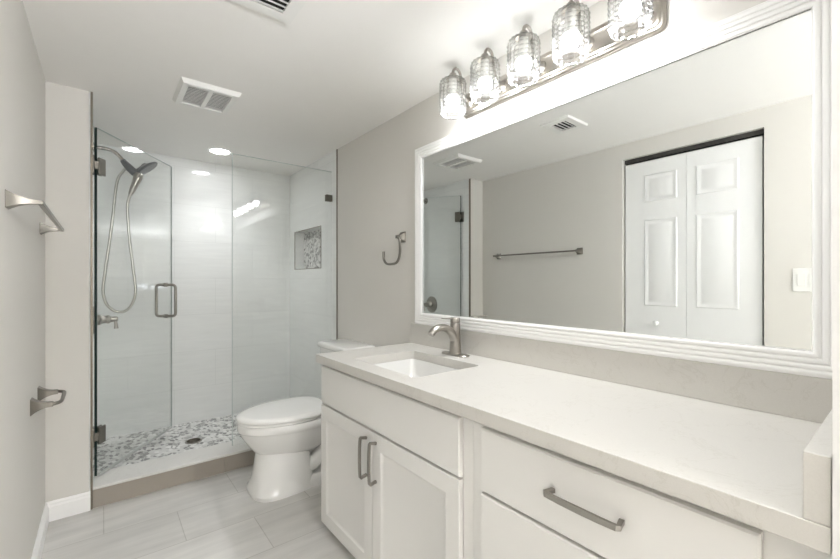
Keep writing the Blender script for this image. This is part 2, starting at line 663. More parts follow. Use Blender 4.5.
# ------------------------------------------------------------------ light switch by the closet (seen in the mirror)
sw = thing('light_switch', (L, 0.3802, 1.21), 'white double rocker light switch plate seen at the right edge of the mirror', 'light switch')
ys, zs = 0.3821, 1.21
build('cover_plate', MB().box(L, L + 0.006, ys - 0.058, ys + 0.058, zs - 0.064, zs + 0.064), M['plastic'], sw, bevel=0.003)
for d in (-0.023, 0.023):
    mb = MB()
    mb.add([(L + 0.006, ys + d - 0.016, zs - 0.033), (L + 0.006, ys + d + 0.016, zs - 0.033), (L + 0.006, ys + d + 0.016, zs + 0.033), (L + 0.006, ys + d - 0.016, zs + 0.033),
            (L + 0.0085, ys + d - 0.0155, zs - 0.0325), (L + 0.0085, ys + d + 0.0155, zs - 0.0325), (L + 0.012, ys + d + 0.0155, zs + 0.0325), (L + 0.012, ys + d - 0.0155, zs + 0.0325)],
           [(0, 1, 2, 3), (4, 5, 6, 7), (0, 1, 5, 4), (1, 2, 6, 5), (2, 3, 7, 6), (3, 0, 4, 7)])
    build('rocker', mb, M['plastic'], sw, bevel=0.001)

# ------------------------------------------------------------------ shower curb
cu = thing('shower_curb', (W / 2, YP + 0.09, 0), 'low shower curb with a white top slab and taupe tile face', 'shower curb')
mb = MB()
xs = [XS + 0.001, 0.60, W - 0.001]
for a, b in zip(xs[:-1], xs[1:]):
    mb.box(a + (0.001 if a > 0 else 0), b - 0.001, YP + 0.004, YP + 0.19, 0, 0.098)
build('curb_face', mb, M['curb_tile'], cu)
build('curb_top', MB().box(XS + 0.001, W - 0.001, YP - 0.003, YP + 0.205, 0.098, 0.114), M['curb_slab'], cu, bevel=0.003)

# drain
dn = thing('shower_drain', (0.515, 3.27, 0.05), 'round dark metal drain in the pebble shower floor', 'drain')
build('drain_ring', MB().lathe([(0.032, 0), (0.055, 0), (0.055, 0.003), (0.048, 0.005), (0.032, 0.005)], (0.515, 3.27, 0.0502), n=32), M['pull'], dn)
mb = MB()
mb.lathe([(0.001, 0), (0.045, 0)], (0.515, 3.27, 0.0552), n=24)
for i in range(-3, 4):
    hw = math.sqrt(0.042 ** 2 - (i * 0.012) ** 2)
    mb.box(0.515 - hw, 0.515 + hw, 3.27 + i * 0.012 - 0.002, 3.27 + i * 0.012 + 0.002, 0.0552, 0.0572)
build('drain_grate', mb, M['edge_trim'], dn)

# ------------------------------------------------------------------ shower glass
GT = 0.005     # half thickness
HX = -0.028    # hinge edge
DV = Vector((0.428, 0.620, 0))
DL = DV.length
DU = DV.normalized()
DN = Vector((DU.y, -DU.x, 0))
HP = Vector((HX, YG, 0))
ZD0, ZD1 = 0.128, 2.052
sd = thing('shower_door', (HX, YG, ZD0), 'frameless clear glass shower door standing open into the shower', 'shower door')
UP = Vector((0, 0, 1))
build('glass_panel', MB().obox(HP + DU * DL / 2 + UP * (ZD0 + ZD1) / 2, DU, DN, UP, DL / 2 - 0.002, GT, (ZD1 - ZD0) / 2), M['glass'], sd)
build('hinge_edge', MB().obox(HP - DU * 0.0015 + UP * (ZD0 + ZD1) / 2, DU, DN, UP, 0.0028, GT + 0.0006, (ZD1 - ZD0) / 2), M['glass_edge'], sd)['label'] = 'dark green polished glass edge'
build('free_edge', MB().obox(HP + DU * DL + UP * (ZD0 + ZD1) / 2, DU, DN, UP, 0.001, GT + 0.0002, (ZD1 - ZD0) / 2), M['glass_edge_light'], sd)
build('top_edge', MB().obox(HP + DU * DL / 2 + UP * (ZD1 + 0.001), DU, DN, UP, DL / 2, GT + 0.0003, 0.001), M['glass_edge_light'], sd)
build('bottom_sweep', MB().obox(HP + DU * (DL / 2 + 0.01) + UP * (ZD0 - 0.004), DU, DN, UP, DL / 2 - 0.012, 0.0058, 0.007), M['vinyl'], sd)['label'] = 'grey vinyl strip under the door'
for zc in (1.843, 0.345):
    mb = MB()
    mb.obox(HP + DU * 0.030 + DN * 0.010 + UP * zc, DU, DN, UP, 0.026, 0.0045, 0.047)
    mb.obox(HP + DU * 0.030 - DN * 0.010 + UP * zc, DU, DN, UP, 0.026, 0.0045, 0.047)
    mb.box(XS + 0.0005, XS + 0.008, YG - 0.032, YG + 0.032, zc - 0.05, zc + 0.05)
    mb.box(XS + 0.008, HX + 0.012, YG - 0.014, YG + 0.014, zc - 0.022, zc + 0.022)
    build('hinge', mb, M['satin'], sd, bevel=0.002)
# back to back D handle
hs = DL * 0.905
za, zb = 1.178, 0.952
mb = MB()
for sg in (1, -1):
    n_ = DN * sg
    b0 = HP + DU * hs
    pth = [b0 + n_ * 0.006 + UP * za]
    pth += [b0 + n_ * 0.045 + UP * za]
    pth += arc(b0 + n_ * 0.045 + UP * (za - 0.022), 0.022, 90, 0, 6, n_, UP)
    pth += arc(b0 + n_ * 0.045 + UP * (zb + 0.022), 0.022, 0, -90, 6, n_, UP)
    pth += [b0 + n_ * 0.006 + UP * zb]
    mb.tube(pth, 0.0095, 14)
    for z_ in (za, zb):
        mb.lathe([(0.015, 0.0055), (0.015, 0.010), (0.011, 0.013)], b0 + UP * z_, n_, 20)
build('handle', mb, M['pull'], sd)

sp = thing('glass_screen', (1.02, YG, 0.114), 'fixed clear glass panel between the open shower door and the right wall', 'glass panel')
PX0, PX1, PZ1 = 0.672, W - 0.003, 2.050
build('glass_panel', MB().box(PX0 + 0.002, PX1, YG - GT, YG + GT, 0.116, PZ1 - 0.002), M['glass'], sp)
build('side_edge', MB().box(PX0 - 0.001, PX0 + 0.002, YG - GT - 0.0004, YG + GT + 0.0004, 0.116, PZ1), M['glass_edge_light'], sp)
build('top_edge', MB().box(PX0, PX1, YG - GT - 0.0003, YG + GT + 0.0003, PZ1 - 0.002, PZ1), M['glass_edge_light'], sp)
for zc in (1.843, 0.33):
    mb = MB()
    mb.box(PX1 - 0.05, PX1 + 0.002, YG - GT - 0.008, YG - GT - 0.0005, zc - 0.025, zc + 0.025)
    mb.box(PX1 - 0.05, PX1 + 0.002, YG + GT + 0.0005, YG + GT + 0.008, zc - 0.025, zc + 0.025)
    build('clamp', mb, M['satin'], sp, bevel=0.0015)


# ------------------------------------------------------------------ shower fittings
SY = 3.40
sh = thing('shower_set', (XS, SY, 2.09), 'dual shower head with a hanging hand shower and looping metal hose', 'shower head')
build('flange', MB().lathe([(0.001, 0.0), (0.033, 0.0), (0.031, 0.006), (0.017, 0.014), (0.012, 0.016)], (XS + 0.0005, SY, 2.089), (1, 0, 0), 24), M['chrome'], sh)
ap = smooth_path([(XS + 0.01, SY, 2.089), (0.016, SY, 2.091), (0.058, SY, 2.082), (0.089, SY, 2.056), (0.108, SY, 2.032)], 6)
build('arm', MB().tube(ap, 0.0115, 14), M['chrome'], sh)
mb = MB()
mb.lathe([(0.012, -0.012), (0.018, -0.008), (0.018, 0.010), (0.012, 0.014)], (0.113, SY, 2.024), (0.62, 0, -0.78), 18)
mb.tube([(0.117, SY, 2.018), (0.141, SY, 1.990), (0.173, SY, 1.958), (0.190, SY, 1.943)], [0.019, 0.025, 0.026, 0.021], 16)
build('diverter', mb, M['charcoal'], sh)['label'] = 'charcoal diverter block'
hn = Vector((0.62, -0.10, -0.78)).normalized()
mb = MB().lathe([(0.016, -0.030), (0.020, -0.022), (0.050, -0.012), (0.076, 0.0), (0.079, 0.008), (0.072, 0.014), (0.001, 0.015)], (0.243, SY, 2.003), hn, 32)
mb.tube([(0.178, SY, 1.955), (0.204, SY, 1.979), (0.226, SY, 2.008)], [0.019, 0.018, 0.015], 14)
build('spray_head', mb, M['charcoal'], sh)['label'] = 'round charcoal spray head tilted downwards'
wp = smooth_path([(0.199, SY - 0.015, 1.951), (0.186, SY - 0.02, 1.901), (0.168, SY - 0.02, 1.850), (0.150, SY - 0.02, 1.800)], 5)
rr = [0.025, 0.027, 0.028, 0.028, 0.027, 0.025, 0.023, 0.022, 0.021, 0.020, 0.020, 0.019, 0.018, 0.016, 0.014, 0.013]
build('hand_shower', MB().tube(wp, rr[:len(wp)], 16), M['nickel'], sh)['label'] = 'nickel hand shower hanging from the bracket'
hp = [(0.150, 3.38, 1.802), (0.136, 3.38, 1.74), (0.134, 3.38, 1.677), (0.146, 3.39, 1.487), (0.166, 3.4, 1.296), (0.18, 3.4, 1.143), (0.166, 3.4, 1.06), (0.135, 3.4, 1.009), (0.094, 3.4, 0.994), (0.051, 3.4, 1.013),
      (0.016, 3.4, 1.065), (0.003, 3.4, 1.145), (0.014, 3.4, 1.266), (0.035, 3.4, 1.447), (0.056, 3.4, 1.651), (0.069, 3.4, 1.809), (0.083, 3.4, 1.899), (0.11, 3.4, 1.954), (0.138, 3.4, 1.997)]
build('hose', MB().tube(smooth_path(hp, 6), 0.0088, 10), M['hose'], sh)

sv = thing('shower_valve', (XS, 3.30, 0.955), 'shower mixer valve with a lever on the left tiled wall', 'shower valve')
SY = 3.30
c = (XS + 0.0005, SY, 0.955)
build('escutcheon', MB().lathe([(0.001, 0), (0.088, 0), (0.088, 0.004), (0.080, 0.010), (0.045, 0.016), (0.030, 0.018)], c, (1, 0, 0), 40), M['nickel'], sv)
build('valve_body', MB().lathe([(0.032, 0.016), (0.034, 0.030), (0.026, 0.040), (0.024, 0.060), (0.028, 0.066), (0.028, 0.078), (0.020, 0.084), (0.017, 0.10), (0.017, 0.118), (0.010, 0.124)], c, (1, 0, 0), 28), M['nickel'], sv)
build('lever', MB().tube([(XS + 0.109, SY, 0.972), (XS + 0.110, SY - 0.003, 0.945), (XS + 0.113, SY - 0.006, 0.915), (XS + 0.114, SY - 0.007, 0.893)], [0.010, 0.008, 0.010, 0.013], 14), M['nickel'], sv)


# recessed light in the shower
def recessed(name, x, y, r, mat, label):
    t = thing(name, (x, y, H), label, 'ceiling light')
    build('trim_ring', MB().lathe([(r, -0.001), (r + 0.014, -0.001), (r + 0.013, -0.005), (r, -0.007)], (x, y, H), n=40, cap0=False, cap1=False), M['trim'], t)
    build('lens', MB().lathe([(0.001, -0.003), (r * 0.98, -0.003), (r * 0.98, -0.0012), (0.001, -0.0012)], (x, y, H), n=40), mat, t)
    return t


recessed('recessed_light', 0.705, 3.345, 0.068, M['shower_lamp'], 'round recessed ceiling light inside the shower')
area_light('shower_down_light', (0.705, 3.345, H - 0.008), (0, 0, 0), 0.12, 0.12, SHOWER_DOWN, (0.98, 1.0, 1.02), 105, 'DISK')
recessed('recessed_light', 0.60, 0.0, 0.075, M['door_fill'], 'round ceiling fill light added at the doorway, out of view')  # added overhead to brighten the near end, out of view

# ------------------------------------------------------------------ ceiling exhaust fan
fx0, fx1, fy0, fy1 = 0.300, 0.580, 2.245, 2.560
ef = thing('exhaust_fan', ((fx0 + fx1) / 2, (fy0 + fy1) / 2, H), 'white ceiling exhaust fan cover with two slatted grilles', 'exhaust fan')
b = 0.038
zt, zl = H - 0.0005, H - 0.022
ym = (fy0 + fy1) / 2
mb = MB()


def frame_ring(mb, x0, x1, y0, y1, ins, z0, z1, chamf=0.012):
    outer_t = [(x0, y0, z1), (x1, y0, z1), (x1, y1, z1), (x0, y1, z1)]
    outer_b = [(x0 + chamf, y0 + chamf, z0), (x1 - chamf, y0 + chamf, z0), (x1 - chamf, y1 - chamf, z0), (x0 + chamf, y1 - chamf, z0)]
    inner_b = [(x0 + ins, y0 + ins, z0), (x1 - ins, y0 + ins, z0), (x1 - ins, y1 - ins, z0), (x0 + ins, y1 - ins, z0)]
    inner_t = [(x0 + ins, y0 + ins, z1), (x1 - ins, y0 + ins, z1), (x1 - ins, y1 - ins, z1), (x0 + ins, y1 - ins, z1)]
    mb.loft([outer_t, outer_b, inner_b, inner_t], cap0=False, cap1=False)


frame_ring(mb, fx0, fx1, fy0, fy1, b, zl, zt)
# two openings lie side by side along x, as the photo shows
xm = (fx0 + fx1) / 2
mb.box(xm - 0.011, xm + 0.011, fy0 + b, fy1 - b, zl + 0.001, zt)
build('cover_frame', mb, M['plastic'], ef)
build('shadow_plate', MB().box(fx0 + b, fx1 - b, fy0 + b, fy1 - b, zt - 0.002, zt), M['vent_back'], ef)  # flat plate, grey painted as the shade behind the slats
for gx0, gx1 in ((fx0 + b, xm - 0.011), (xm + 0.011, fx1 - b)):
    mb = MB()
    n = 13
    for i in range(n):
        y = fy0 + b + (i + 0.5) * (fy1 - fy0 - 2 * b) / n
        mb.obox(((gx0 + gx1) / 2, y, zl + 0.009), (1, 0, 0), (0, 0.8, 0.6), (0, -0.6, 0.8), (gx1 - gx0) / 2, 0.0055, 0.0012)
    build('grille', mb, M['plastic'], ef)

# ------------------------------------------------------------------ ceiling air vent
vx0, vx1, vy0, vy1 = 0.338, 0.568, 1.315, 1.515
av = thing('air_vent', ((vx0 + vx1) / 2, (vy0 + vy1) / 2, H), 'white ceiling air vent with curved louvres, cut off by the top of the photo', 'air vent')
mb = MB()
frame_ring(mb, vx0, vx1, vy0, vy1, 0.048, H - 0.013, H - 0.0005, 0.004)
build('vent_frame', mb, M['plastic'], av)
build('shadow_plate', MB().box(vx0 + 0.048, vx1 - 0.048, vy0 + 0.048, vy1 - 0.048, H - 0.002, H - 0.0004), M['dark'], av)  # flat plate, dark colour painted as the shaded duct behind the louvres
for i in range(4):
    y = vy0 + 0.048 + (i + 0.6) * (vy1 - vy0 - 0.096) / 4
    x0, x1 = vx0 + 0.047, vx1 - 0.047
    rings = []
    for x in (x0, x1):
        outer = [(x, y + 0.012 * math.cos(math.radians(t)) - 0.006, H - 0.002 - 0.014 * math.sin(math.radians(t))) for t in range(10, 91, 16)]
        inner = [(x, yy - 0.0012, zz + 0.0012) for (_, yy, zz) in reversed(outer)]
        rings.append(outer + inner)
    build('louvre', MB().loft(rings), M['plastic'], av)

# ------------------------------------------------------------------ mirror
my0, my1, mz0, mz1 = 0.168, 1.702, 1.030, 1.876
FW = 0.064
mi = thing('wall_mirror', (W, (my0 + my1) / 2, mz0 - FW), 'large wall mirror in a fluted white frame above the vanity', 'mirror')
build('mirror_glass', MB().box(MX, W - 0.002, my0 - 0.01, my1 + 0.01, mz0 - 0.01, mz1 + 0.01), M['mirror'], mi)
prof = [(0.0, 0.012), (0.0, 0.020)]
for i in range(4):
    a0 = 0.003 + i * 0.0145
    for q, dd in ((0.0, 0.0195), (0.002, 0.0225), (0.005, 0.0235), (0.0095, 0.0235), (0.0125, 0.0225), (0.0145, 0.0195)):
        prof.append((a0 + q, dd))
prof += [(FW, 0.019), (FW, 0.0)]
prof = [(0.0, 0.0155)] + prof[1:]
rings = []
for sy, sz in ((-1, -1), (1, -1), (1, 1), (-1, 1)):
    rings.append([(W - 0.001 - d, (my0 if sy < 0 else my1) + sy * w, (mz0 if sz < 0 else mz1) + sz * w) for w, d in prof])
rings.append(rings[0])
build('mirror_frame', MB().loft(rings, False, False, closed=False), M['trim'], mi, smooth=50)


# ------------------------------------------------------------------ vanity light
vl = thing('vanity_light', (W, 0.945, 2.06), 'five-lamp vanity light bar with cut-glass shades above the mirror', 'vanity light')
ly0, ly1, lz0, lz1 = 0.497, 1.393, 1.994, 2.108
rings = []
for ins, d in ((0, 0.0005), (0, 0.012), (0.006, 0.017), (0.012, 0.017), (0.016, 0.022), (0.022, 0.023), (0.030, 0.019)):
    rings.append([(W - d, y, z) for y, z, _ in rrect(ly0 + ins, ly1 - ins, lz0 + ins, lz1 - ins, 0.022 - ins * 0.5, 0, 4)])
build('back_plate', MB().loft(rings), M['nickel_bar'], vl, smooth=25)
LX = W - 0.130
SR, SH = 0.059, 0.166
ZS0 = 1.962


def shade_mesh(y):
    nu, rows = 36, 20
    prof = []
    for i in range(rows + 1):
        t = i / rows
        z = ZS0 + SH * t
        r = SR
        e0 = min(t, 1.0) * SH
        e1 = (1 - t) * SH
        if e0 < 0.022:
            r = SR - 0.012 * (1 - e0 / 0.022) ** 2
        if e1 < 0.020:
            r = SR - 0.016 * (1 - e1 / 0.020) ** 2.2
        prof.append((r, z))
    rings = []
    for i, (r, z) in enumerate(prof):
        ring = []
        for j in range(nu):
            a = 2 * PI * j / nu
            rr_ = r + (0.0045 if (i % 2 == 1 and j % 2 == 1 and 0 < i < rows) else -0.0012 if (i % 2 == 0 and j % 2 == 0) else 0)
            ring.append((LX + rr_ * math.cos(a), y + rr_ * math.sin(a), z))
        rings.append(ring)
    mb = MB()
    n = nu
    vs = [p for r in rings for p in r]
    fs = []
    for i in range(rows):
        for j in range(n):
            kx = (j + 1) % n
            a, b2, c2, d2 = i * n + j, i * n + kx, (i + 1) * n + kx, (i + 1) * n + j
            if (i + j) % 2 == 0:
                fs += [(a, b2, c2), (a, c2, d2)]
            else:
                fs += [(a, b2, d2), (b2, c2, d2)]
    mb.add(vs, fs)
    # sloping top down to the cup
    top = [[(LX + q * math.cos(2 * PI * j / n), y + q * math.sin(2 * PI * j / n), z) for j in range(n)] for q, z in ((SR - 0.016, ZS0 + SH), (0.020, ZS0 + SH + 0.004))]
    mb.loft(top, False, False)
    return mb


for i in range(5):
    y = 1.339 - i * 0.1965
    zt = ZS0 + SH
    ap = smooth_path([(LX, y, zt + 0.018), (LX + 0.004, y, zt + 0.044), (LX + 0.024, y, zt + 0.058), (LX + 0.046, y, zt + 0.042), (LX + 0.055, y, zt - 0.005), (LX + 0.075, y, 2.066), (W - 0.018, y, 2.055)], 6)
    build('arm', MB().tube(ap, 0.0065, 12), M['nickel'], vl)
    build('arm_rosette', MB().lathe([(0.001, 0), (0.026, 0), (0.024, 0.006), (0.012, 0.012)], (W - 0.018, y, 2.055), (-1, 0, 0), 24), M['nickel'], vl)
    build('socket_cup', MB().lathe([(0.031, 0.002), (0.029, 0.009), (0.020, 0.016), (0.015, 0.026), (0.010, 0.030)], (LX, y, zt), n=24), M['nickel'], vl)
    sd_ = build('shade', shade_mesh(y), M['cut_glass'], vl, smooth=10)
    build('socket', MB().lathe([(0.017, 0), (0.017, -0.045), (0.014, -0.050)], (LX, y, zt + 0.003), n=20), M['plastic'], vl)
    mb = MB().lathe([(0.012, 0.058), (0.014, 0.046), (0.022, 0.032), (0.0265, 0.020)], (LX, y, zt - 0.100), n=24)
    build('bulb_neck', mb, M['plastic'], vl)
    mb = MB().lathe([(0.0265, 0.020), (0.029, 0.012), (0.030, 0.004), (0.029, -0.006), (0.022, -0.020), (0.010, -0.029), (0.001, -0.031)], (LX, y, zt - 0.100), n=24)
    build('bulb', mb, M['bulb'], vl)
    area_light('bulb_light', (LX, y, zt - 0.1325), (0, 0, 0), 0.04, 0.04, BULB_DOWN, (0.98, 1.0, 1.02), 170, 'DISK')

# ------------------------------------------------------------------ vanity cabinets
XF = 0.822     # door faces
XB = 0.841     # carcass front
CY0, CYM, CY1 = 0.079, 0.806, 1.798
ZB, ZTOP = 0.045, 0.815


def shaker(mb, y0, y1, z0, z1, stile, rec=0.007, bev=0.011):
    """panel facing -x with a recessed bevelled field"""
    def r(i, x):
        return [(x, y0 + i, z0 + i), (x, y1 - i, z0 + i), (x, y1 - i, z1 - i), (x, y0 + i, z1 - i)]
    mb.loft([r(0, XB - 0.001), r(0, XF + 0.002), r(0.002, XF), r(stile - 0.003, XF), r(stile, XF + 0.002), r(stile + bev, XF + rec), ], cap0=True, cap1=True)


def slab(mb, y0, y1, z0, z1):
    def r(i, x):
        return [(x, y0 + i, z0 + i), (x, y1 - i, z0 + i), (x, y1 - i, z1 - i), (x, y0 + i, z1 - i)]
    mb.loft([r(0, XB - 0.001), r(0, XF + 0.004), r(0.004, XF)], cap0=True, cap1=True)


def pull(c, along, length, parent):
    """bar pull with bent tapered ends"""
    c, al = Vector(c), Vector(along)
    o_ = Vector((-1, 0, 0))
    h = length / 2
    pts = [c + al * (-h + 0.006), c + al * (-h + 0.003) + o_ * 0.014, c + al * (-h) + o_ * 0.026, c + al * (-h + 0.004) + o_ * 0.030, c + al * (-h + 0.014) + o_ * 0.031,
           c + al * (-h * 0.5) + o_ * 0.0325, c + o_ * 0.033, c + al * (h * 0.5) + o_ * 0.0325,
           c + al * (h - 0.014) + o_ * 0.031, c + al * (h - 0.004) + o_ * 0.030, c + al * h + o_ * 0.026, c + al * (h - 0.003) + o_ * 0.014, c + al * (h - 0.006)]
    wd = [0.010, 0.010, 0.011, 0.0115, 0.012, 0.0135, 0.014, 0.0135, 0.012, 0.0115, 0.011, 0.010, 0.010]
    th = [0.011, 0.010, 0.0095, 0.009, 0.008, 0.0075, 0.0075, 0.0075, 0.008, 0.009, 0.0095, 0.010, 0.011]
    side = al.cross(o_)
    mb = MB().sweep_rect(pts, th, wd, up=side)
    return build('pull', mb, M['pull'], parent, bevel=0.0015)


c1 = thing('sink_cabinet', (1.1, (CYM + CY1) / 2, 0), 'white sink base cabinet with two panelled doors under a plain false front', 'cabinet')
mb = MB()
mb.box(XB, W - 0.001, CYM + 0.0005, CYM + 0.02, ZB, ZTOP)            # sides
mb.box(XB, W - 0.001, CY1 - 0.02, CY1, ZB, ZTOP)
mb.box(XB + 0.02, W - 0.001, CYM + 0.02, CY1 - 0.02, ZB, ZB + 0.018)  # bottom
mb.box(XB, XB + 0.02, CYM + 0.02, CYM + 0.045, ZB, ZTOP)              # face frame
mb.box(XB, XB + 0.02, CY1 - 0.045, CY1 - 0.02, ZB, ZTOP)
mb.box(XB, XB + 0.02, CYM + 0.045, CY1 - 0.045, 0.785, ZTOP)
mb.box(XB, XB + 0.02, CYM + 0.045, CY1 - 0.045, 0.585, 0.635)
mb.box(XB, XB + 0.02, CYM + 0.045, CY1 - 0.045, ZB, ZB + 0.04)
build('carcass', mb, M['cabinet'], c1)
build('toe_kick', MB().box(XB + 0.05, W - 0.002, CYM + 0.002, CY1 - 0.002, 0, ZB), M['cabinet'], c1)
mb = MB()
slab(mb, 0.848, 1.796, 0.622, 0.798)
build('false_front', mb, M['cabinet'], c1)
ysp = 1.332
for (a, b2, py) in ((ysp + 0.0015, 1.796, 1.373), (0.848, ysp - 0.0015, 1.303)):
    mb = MB()
    shaker(mb, a, b2, 0.050, 0.614, 0.062)
    d = build('door', mb, M['cabinet'], c1, smooth=25)
    pull((XF, py, 0.507), (0, 0, 1), 0.158, d)

c2 = thing('drawer_cabinet', (1.1, (CYM + CY0) / 2, 0), 'white drawer base cabinet at the near end of the vanity', 'cabinet')
mb = MB()
mb.box(XB, W - 0.001, CY0, CY0 + 0.02, ZB, ZTOP)
mb.box(XB, W - 0.001, CYM - 0.02, CYM - 0.0005, ZB, ZTOP)
mb.box(XB + 0.02, W - 0.001, CY0 + 0.02, CYM - 0.02, ZB, ZB + 0.018)
mb.box(XB, XB + 0.02, CY0 + 0.02, CY0 + 0.09, ZB, ZTOP)
mb.box(XB, XB + 0.02, CYM - 0.06, CYM - 0.02, ZB, ZTOP)
mb.box(XB, XB + 0.02, CY0 + 0.09, CYM - 0.06, 0.785, ZTOP)
mb.box(XB, XB + 0.02, CY0 + 0.09, CYM - 0.06, 0.60, 0.63)
mb.box(XB, XB + 0.02, CY0 + 0.09, CYM - 0.06, 0.32, 0.35)
mb.box(XB, XB + 0.02, CY0 + 0.09, CYM - 0.06, ZB, ZB + 0.04)
build('carcass', mb, M['cabinet'], c2)
build('toe_kick', MB().box(XB + 0.05, W - 0.002, CY0 + 0.002, CYM - 0.002, 0, ZB), M['cabinet'], c2)
for z0, z1 in ((0.620, 0.795), (0.338, 0.612), (0.050, 0.330)):
    mb = MB()
    slab(mb, 0.160, 0.764, z0, z1)
    d = build('drawer', mb, M['cabinet'], c2)
    pull((XF, 0.455, (z0 + z1) / 2 + 0.008), (0, 1, 0), 0.168, d)

# ------------------------------------------------------------------ countertop with the sink cut-out
SX0, SX1, SY0, SY1 = 0.884, 1.222, 1.135, 1.590
XC = 0.800
CE0, CE1 = 0.0785, 1.808
me_b = bmesh.new()


def loop(bm, pts):
    vs = [bm.verts.new(p) for p in pts]
    return [bm.edges.new((vs[i], vs[(i + 1) % len(vs)])) for i in range(len(vs))]


ed = loop(me_b, [(XC, CE0, ZC), (W - 0.001, CE0, ZC), (W - 0.001, CE1, ZC), (XC, CE1, ZC)])
ed += loop(me_b, rrect(SX0, SX1, SY0, SY1, 0.018, ZC, 6))
res = bmesh.ops.triangle_fill(me_b, use_beauty=True, edges=ed)
faces = list(me_b.faces)
ex = bmesh.ops.extrude_face_region(me_b, geom=faces)
bmesh.ops.translate(me_b, verts=[g for g in ex['geom'] if isinstance(g, bmesh.types.BMVert)], vec=(0, 0, -0.0385))
me_b.verts.ensure_lookup_table()
me_b.verts.index_update()
mb = MB().add([v.co[:] for v in me_b.verts], [[v.index for v in f.verts] for f in me_b.faces])
me_b.free()
ct = build('countertop', mb, M['quartz'], bevel=0.0015, smooth=30)
tag(ct, 'long white quartz countertop with a rectangular sink cut-out on the vanity', 'countertop')
bs = build('backsplash', MB().box(W - 0.018, W - 0.001, CE0, CE1 + 0.002, ZC + 0.0003, 0.9655), M['quartz'], bevel=0.0015)
tag(bs, 'low quartz backsplash strip along the wall under the mirror', 'backsplash')
ss = build('side_splash', MB().box(XC + 0.001, W - 0.0185, CE0, 0.108, ZC + 0.0003, 0.953), M['quartz'], bevel=0.0015)
tag(ss, 'short quartz side splash at the near end of the countertop', 'side splash')

# undermount sink
sk = thing('sink', ((SX0 + SX1) / 2, (SY0 + SY1) / 2, 0.70), 'white rectangular undermount sink set in the quartz countertop', 'sink')
zr = ZC - 0.039
rings = [rrect(SX0 - 0.02, SX1 + 0.02, SY0 - 0.02, SY1 + 0.02, 0.03, zr - 0.015, 6), rrect(SX0 - 0.02, SX1 + 0.02, SY0 - 0.02, SY1 + 0.02, 0.03, zr, 6),
         rrect(SX0 + 0.001, SX1 - 0.001, SY0 + 0.001, SY1 - 0.001, 0.022, zr, 6), rrect(SX0 + 0.008, SX1 - 0.008, SY0 + 0.010, SY1 - 0.010, 0.026, zr - 0.03, 6),
         rrect(SX0 + 0.022, SX1 - 0.022, SY0 + 0.035, SY1 - 0.035, 0.035, zr - 0.095, 6), rrect(SX0 + 0.05, SX1 - 0.05, SY0 + 0.07, SY1 - 0.07, 0.045, zr - 0.112, 6),
         rrect(SX0 + 0.14, SX1 - 0.14, SY0 + 0.19, SY1 - 0.19, 0.02, zr - 0.118, 6)]
out = [rrect(SX0 + 0.15, SX1 - 0.15, SY0 + 0.2, SY1 - 0.2, 0.02, zr - 0.130, 6), rrect(SX0 + 0.04, SX1 - 0.04, SY0 + 0.06, SY1 - 0.06, 0.04, zr - 0.124, 6), rrect(SX0 - 0.002, SX1 + 0.002, SY0, SY1, 0.03, zr - 0.03, 6)]
build('basin', MB().loft(rings + out + [rings[0]], False, False), M['basin'], sk, smooth=40)
scx, scy = (SX0 + SX1) / 2, (SY0 + SY1) / 2
build('drain', MB().lathe([(0.001, 0.0), (0.014, 0.0005), (0.016, 0.002), (0.022, 0.003), (0.026, 0.0)], (scx, scy, zr - 0.1178), n=28), M['nickel'], sk)

# ------------------------------------------------------------------ faucet
FX, FY = 1.309, 1.376
fa = thing('faucet', (FX, FY, ZC), 'brushed nickel single-handle faucet behind the sink', 'faucet')
z0 = ZC + 0.0005
rings = []
for ins, h in ((0, 0), (0, 0.004), (0.003, 0.007)):
    rings.append(rrect(FX - 0.0295 + ins, FX + 0.0295 - ins, FY - 0.082 + ins, FY + 0.082 - ins, 0.029 - ins, z0 + h, 8))
build('base_plate', MB().loft(rings), M['nickel'], fa)
rings = []
for r, h in ((0.0285, 0.007), (0.028, 0.012), (0.0265, 0.05), (0.0245, 0.10), (0.0235, 0.134), (0.0235, 0.148), (0.0225, 0.1495)):
    rings.append([(FX + r * math.cos(a), FY + r * math.sin(a), z0 + h) for a in [2 * PI * q / 28 for q in range(28)]])
build('body', MB().loft(rings), M['nickel'], fa)
sp_path = smooth_path([(FX - 0.004, FY, z0 + 0.066), (FX - 0.022, FY, z0 + 0.103), (FX - 0.055, FY, z0 + 0.127), (FX - 0.095, FY, z0 + 0.134), (FX - 0.130, FY, z0 + 0.126), (FX - 0.152, FY, z0 + 0.107)], 6)
nn = len(sp_path)
build('spout', MB().tube(sp_path, [0.0235 - 0.0065 * i / nn for i in range(nn)], 18, flat=(0.85, 1.05)), M['nickel'], fa)
rings = []
for r, h in ((0.0225, 0.151), (0.0235, 0.1525), (0.0235, 0.172), (0.021, 0.176)):
    rings.append([(FX + r * math.cos(a), FY + r * math.sin(a), z0 + h) for a in [2 * PI * q / 28 for q in range(28)]])
hd_ = build('handle', MB().loft(rings), M['nickel'], fa)
build('lever', MB().sweep_rect([(FX - 0.010, FY, z0 + 0.171), (FX - 0.04, FY, z0 + 0.1725), (FX - 0.082, FY, z0 + 0.176)], [0.022, 0.020, 0.016], [0.007, 0.006, 0.004]), M['nickel'], hd_, bevel=0.0015)

# ------------------------------------------------------------------ towel hook ring on the right wall
hk = thing('towel_ring', (W, 1.86, 1.43), 'open nickel towel ring on the right wall between the shower and the mirror', 'towel ring')


